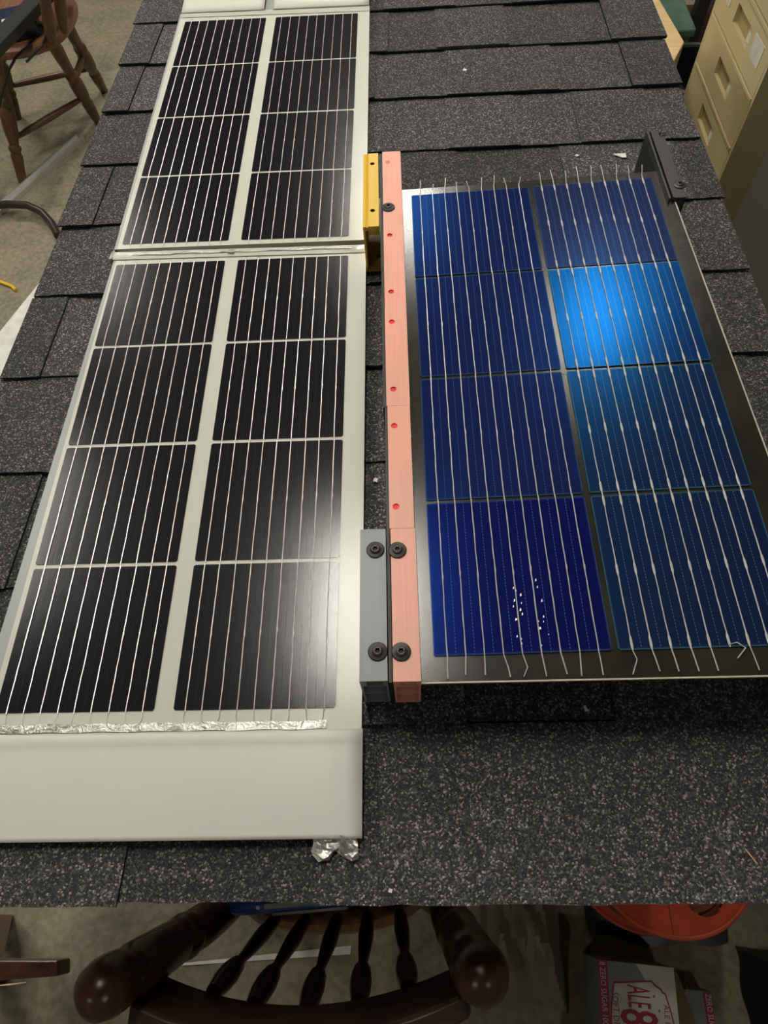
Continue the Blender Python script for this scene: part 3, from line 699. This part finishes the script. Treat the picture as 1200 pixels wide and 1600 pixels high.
MB().box(-.30, .31, -.034, .034, 0, .03).build('bar_body', M['blackboard'], bar, bevel=.004)
wc = tag(empty('white_cloth', (-1.475, 2.655, .447)), 'crumpled white cloth at the left edge of the far chair seat', 'cloth')
MB().grid(8, 8, lambda u, v: (-.05 + .1 * u, -.05 + .1 * v, .002 + .035 * math.sin(PI * u) * math.sin(PI * v) + random.uniform(0, .008) * math.sin(PI * u) * math.sin(PI * v))).build('cloth_body', M['chip'], wc, True)
# aluminium strip, curved tube leg, board, yellow cable
a0 = Vector((-1.373, 2.677)); a1 = Vector((-1.581, 2.233)); an = math.atan2((a0 - a1).y, (a0 - a1).x)
al = tag(empty('aluminium_strip', (-1.476, 2.449, 0), (0, 0, an)), 'long silver aluminium channel lying on the floor beside the far chair', 'strip')
MB().box(-.62, .255, -.020, .020, 0, .004).build('web', M['alu'], al)
MB().box(-.62, .255, .016, .0205, .0041, .016).build('flange', M['alu'], al)
MB().box(-.62, .255, -.0205, -.016, .0041, .016).build('flange', M['alu'], al)
tl = tag(empty('tube_chair_base', (-1.72, 2.20, 0)), 'dark brown bent tube leg of a seat base at the left edge', 'chair base')
MB().tube([(-.02, .0, .04), (.08, .005, .04), (.20, .010, .045), (.28, .0, .045), (.34, -.03, .035), (.385, -.08, .022), (.42, -.14, .016)], .0145, 10).build('tube_leg', M['brown_tube'], tl, True)
MB().tube([(-.02, .0, .04), (-.10, .10, .04), (-.22, .22, .02)], .0145, 10).build('tube_leg', M['brown_tube'], tl, True)
MB().tube([(-.02, .0, .04), (-.12, -.10, .04), (-.25, -.22, .02)], .0145, 10).build('tube_leg', M['brown_tube'], tl, True)
MB().tube([(.115, .035, .052), (.10, .06, .10), (.085, .09, .20), (.06, .13, .34)], .013, 10).build('tube_upright', M['brown_tube'], tl, True)
tag(MB().prism([(-1.447, 1.40), (-.88, 1.38), (-.88, 1.93), (-1.278, 1.925)], 0, .010).build('white_board', M['whiteboard']), 'white board lying flat on the floor left of the roof', 'board')
tag(MB().tube([(-1.388, 1.794, .006), (-1.41, 1.815, .006), (-1.463, 1.840, .006), (-1.54, 1.85, .006), (-1.66, 1.80, .006), (-1.75, 1.86, .006)], .0058, 8).build('yellow_cable', M['yellow'], None, True), 'yellow cable end on the floor at the left edge', 'cable')

# ------------------------------------------------------------------ the chair tucked in front
NO = (-.14, .14, 0)
nch = tag(empty('spindle_back_chair', NO), 'dark wooden spindle back chair with ball topped posts tucked under the roof', 'chair')
seat_mesh(0, 0, .218, .412, .447, 1.02).build('seat', M['wood_seat'], nch, .6)
POST = [(0, .020), (.10, .024), (.24, .030), (.36, .034), (.43, .033), (.455, .027), (.47, .034), (.495, .036), (.52, .034), (.535, .029), (.56, .034), (.70, .036), (.79, .036), (.80, .032), (.825, .032), (.84, .035), (.88, .0385), (.92, .0385), (.96, .034), (.987, .022), (1.0, .006)]
for a, b in (((-.266, -.026, .440), (-.331, -.108, .812)), ((.030, -.020, .440), (.0655, -.088, .812))):
    MB().turned(rel(a, NO), rel(b, NO), [(t, r * .77) for t, r in POST], 24).build('back_post', M['wood_dark'], nch, .9)
SPN = [(0, .012), (.10, .015), (.3, .017), (.5, .013), (.62, .0095), (.66, .012), (.70, .017), (.80, .021), (.90, .020), (1, .014)]
for a, b in (((-.214, -.052), (-.240, -.106)), ((-.169, -.052), (-.192, -.117)), ((-.122, -.050), (-.130, -.120)), ((-.076, -.046), (-.070, -.112)), ((-.028, -.042), (-.013, -.098))):
    MB().turned(rel((a[0], a[1], .440), NO), rel((b[0], b[1] - .011, .672), NO), [(t, r * .64) for t, r in SPN], 18).build('spindle', M['wood_dark'], nch, .9)
def crest(u, side, top):
    x = -.312 + .366 * u; s = 1 - (2 * u - 1) ** 2
    yb_ = -.098 - .036 * s + .016 * u
    y = yb_ - (.020 if top else 0) - side * (.024 + .012 * s * .3)
    return (x - NO[0], y - NO[1], (.742 if top else .664) + .006 * s)
cm_ = MB(); n = 24; v = []
for i in range(n + 1):
    u = i / n; v += [crest(u, 0, 0), crest(u, 1, 0), crest(u, 1, 1), crest(u, 0, 1)]
f = []
for i in range(n):
    for k in range(4): f.append((i * 4 + k, i * 4 + (k + 1) % 4, i * 4 + 4 + (k + 1) % 4, i * 4 + 4 + k))
f += [(3, 2, 1, 0), tuple(n * 4 + k for k in range(4))]
cm_.add(v, [q[::-1] for q in f]); cm_.build('crest_rail', M['wood_rail'], nch, .6, bevel=.004)
for sx, sy in ((-1, -1), (1, -1), (-1, 1), (1, 1)):
    MB().turned((sx * .20, sy * .20, 0), (sx * .135, sy * .135, .414), LEGP).build('leg', M['wood_dark'], nch, .6)
MB().turned((-.178, -.178, .14), (-.178, .178, .14), [(0, .008), (.5, .014), (1, .008)], 12).build('stretcher', M['wood_dark'], nch, True)
MB().turned((.178, -.178, .14), (.178, .178, .14), [(0, .008), (.5, .014), (1, .008)], 12).build('stretcher', M['wood_dark'], nch, True)
bc = tag(empty('blue_case', (-.155, .094, .4475), (0, 0, .09)), 'blue plastic case with silver ribbed top on the near chair seat', 'case')
MB().box(-.105, .130, -.130, .10, 0, .165).build('case_body', M['blue'], bc, bevel=.010)
for q in range(5): MB().box(-.055, .045, -.125 + q * .009, -.119 + q * .009, .1651, .174 - q * .0006).build('rib', M['fins'], bc)
for q in range(4): MB().box(-.048, .050, -.1335, -.1302, .088 + q * .019, .100 + q * .019).build('rib', M['fins'], bc)
MB().turned((-.065, -.122, .165), (-.065, -.122, .1685), [(0, .003), (.6, .0028), (1, .0015)], 12).build('rivet', M['wire'], bc, True)
tag(MB().prism([(-.487, -.1545), (-.485, -.158), (-.139, -.133), (-.138, -.118)], 0, .003).build('white_strip', M['whiteboard']), 'thin white strip on the floor below the near chair', 'strip')
# wooden bench end at the lower left
be = tag(empty('wooden_bench', (-.90, -.14, 0)), 'dark wooden bench end with a scraped edge at the lower left corner', 'bench')
MB().hexa([(0, -.028, .290), (.318, -.003, .290), (.313, .018, .290), (0, .012, .290), (0, -.028, .335), (.318, -.003, .335), (.313, .019, .335), (0, .014, .335)]).build('top_rail', M['wood_dark'], be, bevel=.003)
MB().tube([(.215, -.0180, .334), (.24, -.0155, .3352), (.268, -.0120, .3352)], [.0008, .0016, .0006], 5).build('scraped_edge', M['ply'], be)
MB().hexa([(.012, .035, 0), (.040, .035, 0), (.040, .065, 0), (.012, .065, 0), (.165, -.012, .2895), (.195, -.012, .2895), (.195, .011, .2895), (.165, .011, .2895)]).build('leg', M['wood_dark'], be)
MB().hexa([(.000, .035, 0), (.0115, .035, 0), (.0115, .065, 0), (.000, .065, 0), (.140, -.012, .2895), (.1645, -.012, .2895), (.1645, .011, .2895), (.140, .011, .2895)]).build('lit_leg_side', M['ply'], be)  # pale slab paints the lit side of the dark leg
MB().hexa([(.03, -.035, 0), (.06, -.035, 0), (.06, -.060, 0), (.03, -.060, 0), (.03, -.005, .2895), (.06, -.005, .2895), (.06, -.025, .2895), (.03, -.025, .2895)]).build('leg', M['wood_dark'], be)

# ------------------------------------------------------------------ under the roof at the right: reel, bags, cartons
rl = tag(empty('cord_reel', (.460, .066, .030), (-.02, 0, 0)), 'orange red cord reel lying on its side under the roof front edge', 'reel')
RR, RZT = .152, .19
def flange(z0, z1):
    m = MB(); seg = 72; holes = [(RR * .64 * math.cos(a), RR * .64 * math.sin(a), .034) for a in (math.radians(-62), math.radians(-139), math.radians(10), math.radians(82), math.radians(155))]
    # plate built as a polar grid; cells whose centre falls in a hole are left out, ring edge raised
    nr = 26; keep = {}
    def P(i, k, z):
        r = RR * (.12 + .88 * i / nr); a = 2 * PI * k / 144; x, y = r * math.cos(a), r * math.sin(a)
        for (hx, hy, hr) in holes:
            d = math.hypot(x - hx, y - hy)
            if abs(d - hr) < .0035 and d > 0: x, y = hx + (x - hx) * hr / d, hy + (y - hy) * hr / d
        return (x, y, z)
    for i in range(nr):
        for k in range(144):
            rc = RR * (.12 + .88 * (i + .5) / nr); a = 2 * PI * (k + .5) / 144; x, y = rc * math.cos(a), rc * math.sin(a)
            keep[(i, k)] = not any(math.hypot(x - hx, y - hy) < hr - .0006 for hx, hy, hr in holes)
    for i in range(nr):
        for k in range(144):
            if not keep[(i, k)]: continue
            m.add([P(i, k, z1), P(i + 1, k, z1), P(i + 1, k + 1, z1), P(i, k + 1, z1)], [(0, 1, 2, 3)])
            m.add([P(i, k, z0), P(i + 1, k, z0), P(i + 1, k + 1, z0), P(i, k + 1, z0)], [(3, 2, 1, 0)])
    for (hx, hy, hr) in holes: 
        c = [(hx + hr * math.cos(2 * PI * q / 32), hy + hr * math.sin(2 * PI * q / 32)) for q in range(32)]
        m.add([(x, y, z1) for x, y in c] + [(x, y, z0) for x, y in c], [(q, (q + 1) % 32, 32 + (q + 1) % 32, 32 + q) for q in range(32)])
    return m
flange(RZT - .005, RZT).build('flange', M['orange'], rl)
flange(.012, .017).build('flange', M['orange'], rl)
for z in (RZT - .002, .0145):
    m = MB(); m.tube([(RR * math.cos(2 * PI * q / 72), RR * math.sin(2 * PI * q / 72), z) for q in range(73)], .0045, 8, False); m.build('flange_rim', M['orange'], rl, True)
MB().turned((0, 0, .0171), (0, 0, RZT - .0051), [(0, .05), (1, .05)], 32).build('hub', M['orange'], rl, .5)
m = MB(); pts = []
for q in range(24 * 15 + 1):
    a = 2 * PI * q / 24; tr = q / 24; r = .122 + .010 * math.sin(tr * 2.2); pts.append((r * math.cos(a), r * math.sin(a), .026 + tr * .0096))
m.tube(pts, .0068, 7)
pts = []
for q in range(24 * 6 + 1):
    a = 2 * PI * q / 24 + .5; tr = q / 24; r = .066 + .0090 * tr; pts.append((r * math.cos(a), r * math.sin(a), RZT - .018 + .002 * math.sin(a * 3)))
m.tube(pts, .0062, 7); m.build('wound_cord', M['cord'], rl, True)
MB().prism([(-.052, -.055), (-.024, -.088), (-.012, -.090), (.035, -.050), (.010, -.03), (-.04, -.03)], RZT + .0005, RZT + .0012).build('paper_tag', M['paper'], rl)
MB().prism([(-.022, -.074), (-.012, -.078), (-.009, -.070), (-.019, -.066)], RZT + .0013, RZT + .0016).build('tag_print', M['navy'], rl)
MB().box(-.0185, -.0170, -.150, -.090, RZT, RZT + .0012).build('moulded_seam', M['cord'], rl)
def crumple(name, mat, x0, x1, y0, y1, h, seed, label, cat, nx=30, ny=30, folds=4, bias=0):
    rr = random.Random(seed); waves = [(rr.uniform(-1, 1) * 28, rr.uniform(-1, 1) * 28, rr.uniform(0, 6), rr.uniform(.4, 1)) for _ in range(folds)]
    cx, cy = (x0 + x1) / 2, (y0 + y1) / 2
    e = tag(empty(name, (cx, cy, 0)), label, cat)
    def fn(u, v):
        ed = min(1, 5 * min(u, 1 - u, v, 1 - v)); s = 0
        for a, b, c, am in waves: s += am * (1 - abs(math.sin(a * (u - .5) * .35 + b * (v - .5) * .35 + c)))
        z = h * (.25 + .75 * s / sum(q[3] for q in waves)) * ed + bias * ed
        j = .004 * (1 if ed >= 1 else 0)
        wu = 1 - .05 * (2 + math.sin(4 * v + seed) + .6 * math.sin(11 * v + 2 * seed)); wv = 1 - .05 * (2 + math.sin(5 * u + seed) + .6 * math.sin(12 * u))
        return ((x1 - x0) * (u - .5) * wu + rr.uniform(-j, j), (y1 - y0) * (v - .5) * wv + rr.uniform(-j, j), .002 + z + rr.uniform(0, .003) * ed)
    MB().grid(nx, ny, fn).build('folds', mat, e, .5)
    return e
crumple('grey_tarp', M['tarp'], .115, .292, -.235, .16, .15, 11, 'crumpled grey green tarp on the floor right of the near chair', 'tarp', folds=7)
crumple('black_bag', M['bag'], .600, 1.0, -.32, -.10, .16, 5, 'crumpled black plastic bag on the floor right of the cartons', 'bag')
crumple('black_sack', M['bag'], .323, .64, -.118, .20, .022, 8, 'flat black plastic sack between the cord reel and the cartons', 'bag', nx=30, ny=14)

# ---- carton with printed face
TXT = {}
def text_part(parent, s, size, x, y, z, rot, mat, name='lettering', squeeze=1.0, bold=0):
    cu = bpy.data.curves.new(name, 'FONT'); cu.body = s; cu.size = size; cu.extrude = .00012; cu.offset = bold; cu.resolution_u = 2
    t = bpy.data.objects.new(name, cu); COL.objects.link(t); bpy.context.view_layer.update()
    me = bpy.data.meshes.new_from_object(t.evaluated_get(bpy.context.evaluated_depsgraph_get()))
    bpy.data.objects.remove(t); bpy.data.curves.remove(cu)
    me.materials.clear(); me.materials.append(mat)
    o = link(name, me, parent, loc=(x, y, z), rot=(0, 0, rot)); o.scale = (squeeze, 1, 1)
    return o
CZ = .132; U = .000305
ca = tag(empty('soda_carton', (.326, -.1225, 0), (0, 0, -.075)), 'white and grey soda carton with magenta badge on the floor below the reel', 'carton')
def Q(zx, zy): return ((zx - 140) * U, -(zy - 470) * U)
cw = Q(585, 0)[0]
MB().box(0, cw, -.27, 0, 0, CZ).build('box', M['carton_grey'], ca, bevel=.001)
def decal(pts, mat, name, dz=.0003, par=ca):
    pts = [Q(*q) for q in pts]
    ar = sum(a[0] * b[1] - b[0] * a[1] for a, b in zip(pts, pts[1:] + pts[:1]))
    if ar < 0: pts = pts[::-1]
    return MB().prism(pts, CZ + dz - .0002, CZ + dz + .0001).build(name, mat, par)
decal([(365, 471), (584, 471), (584, 1225), (480, 1225), (420, 560)], M['carton_white'], 'white_panel')
decal([(141, 471), (197, 471), (197, 1225), (141, 1225)], M['magenta'], 'magenta_strip')
outer = [(225, 572), (450, 545), (465, 562), (500, 580), (508, 596), (524, 600), (548, 690), (565, 780), (568, 870), (560, 960), (535, 1060), (520, 1080), (505, 1084), (495, 1105), (460, 1120), (225, 1092), (205, 1010), (195, 900), (194, 800), (203, 690)]
cx_, cy_ = 380, 832
inner = [(cx_ + (x - cx_) * .955, cy_ + (y - cy_) * .967) for x, y in outer]
decal(outer, M['magenta'], 'badge_border', .0006); decal(inner, M['carton_white'], 'badge_field', .0009)
ZL = CZ + .0013
def ct(s, sz, zx, zy, mat, squeeze=1, bold=0): x, y = Q(zx, zy); text_part(ca, s, sz, x, y, ZL, -PI / 2, mat, 'lettering', squeeze, bold)
ct('ALE', 185 * U, 305, 578, M['magenta'], .36, .0003)
ct('8', 300 * U, 258, 690, M['magenta'], .58, .0011)
ct('ZERO', 64 * U, 376, 798, M['magenta'], 1.0, .0004)
ct('SUGAR', 52 * U, 332, 798, M['magenta'], 1.0, .0003)
ct('SOFT DRINK', 50 * U, 214, 620, M['magenta'], .85)
ct('ALE 8 ZERO', 44 * U, 505, 655, M['magenta'], .95)
ct('8 ZERO SUGAR 100% KENTUCKY', 46 * U, 152, 478, M['letter_white'], .78)
for (zx, zy) in ((455, 622), (478, 690), (478, 832), (452, 900)):
    s = []
    for q in range(10):
        r = 9 if q % 2 == 0 else 4; a = q * PI / 5; s.append((zx + r * math.cos(a), zy + r * math.sin(a)))
    decal(s, M['magenta'], 'star', .0012)
x_, _ = Q(585, 0)
MB().hexa([(cw + .001, -.120, .070), (cw + .050, -.085, .066), (cw + .020, -.012, .085), (cw + .001, -.003, .105), (cw + .001, -.120, .072), (cw + .048, -.085, .068), (cw + .020, -.012, .087), (cw + .001, -.003, .107)]).build('side_flap', M['kraft'], ca)
c2 = tag(empty('soda_carton', (.487, -.172, 0), (0, 0, -.06)), 'half hidden grey soda carton with a magenta strip at the right of the first', 'carton')
MB().box(0, .060, -.20, 0, 0, .055).build('box', M['carton_grey'], c2, bevel=.001)
MB().box(.045, .0595, -.20, -.001, 0.0551, .0554).build('magenta_strip', M['magenta'], c2)
text_part(c2, 'ZERO SUGAR', 46 * U, .049, -.004, .0556, -PI / 2, M['letter_white'], 'lettering', .78)
MB().tube([(-.002, -.20, .055), (-.003, -.06, .056), (.006, -.02, .057), (.018, .006, .056)], .0007, 5).build('torn_edge', M['letter_white'], c2)
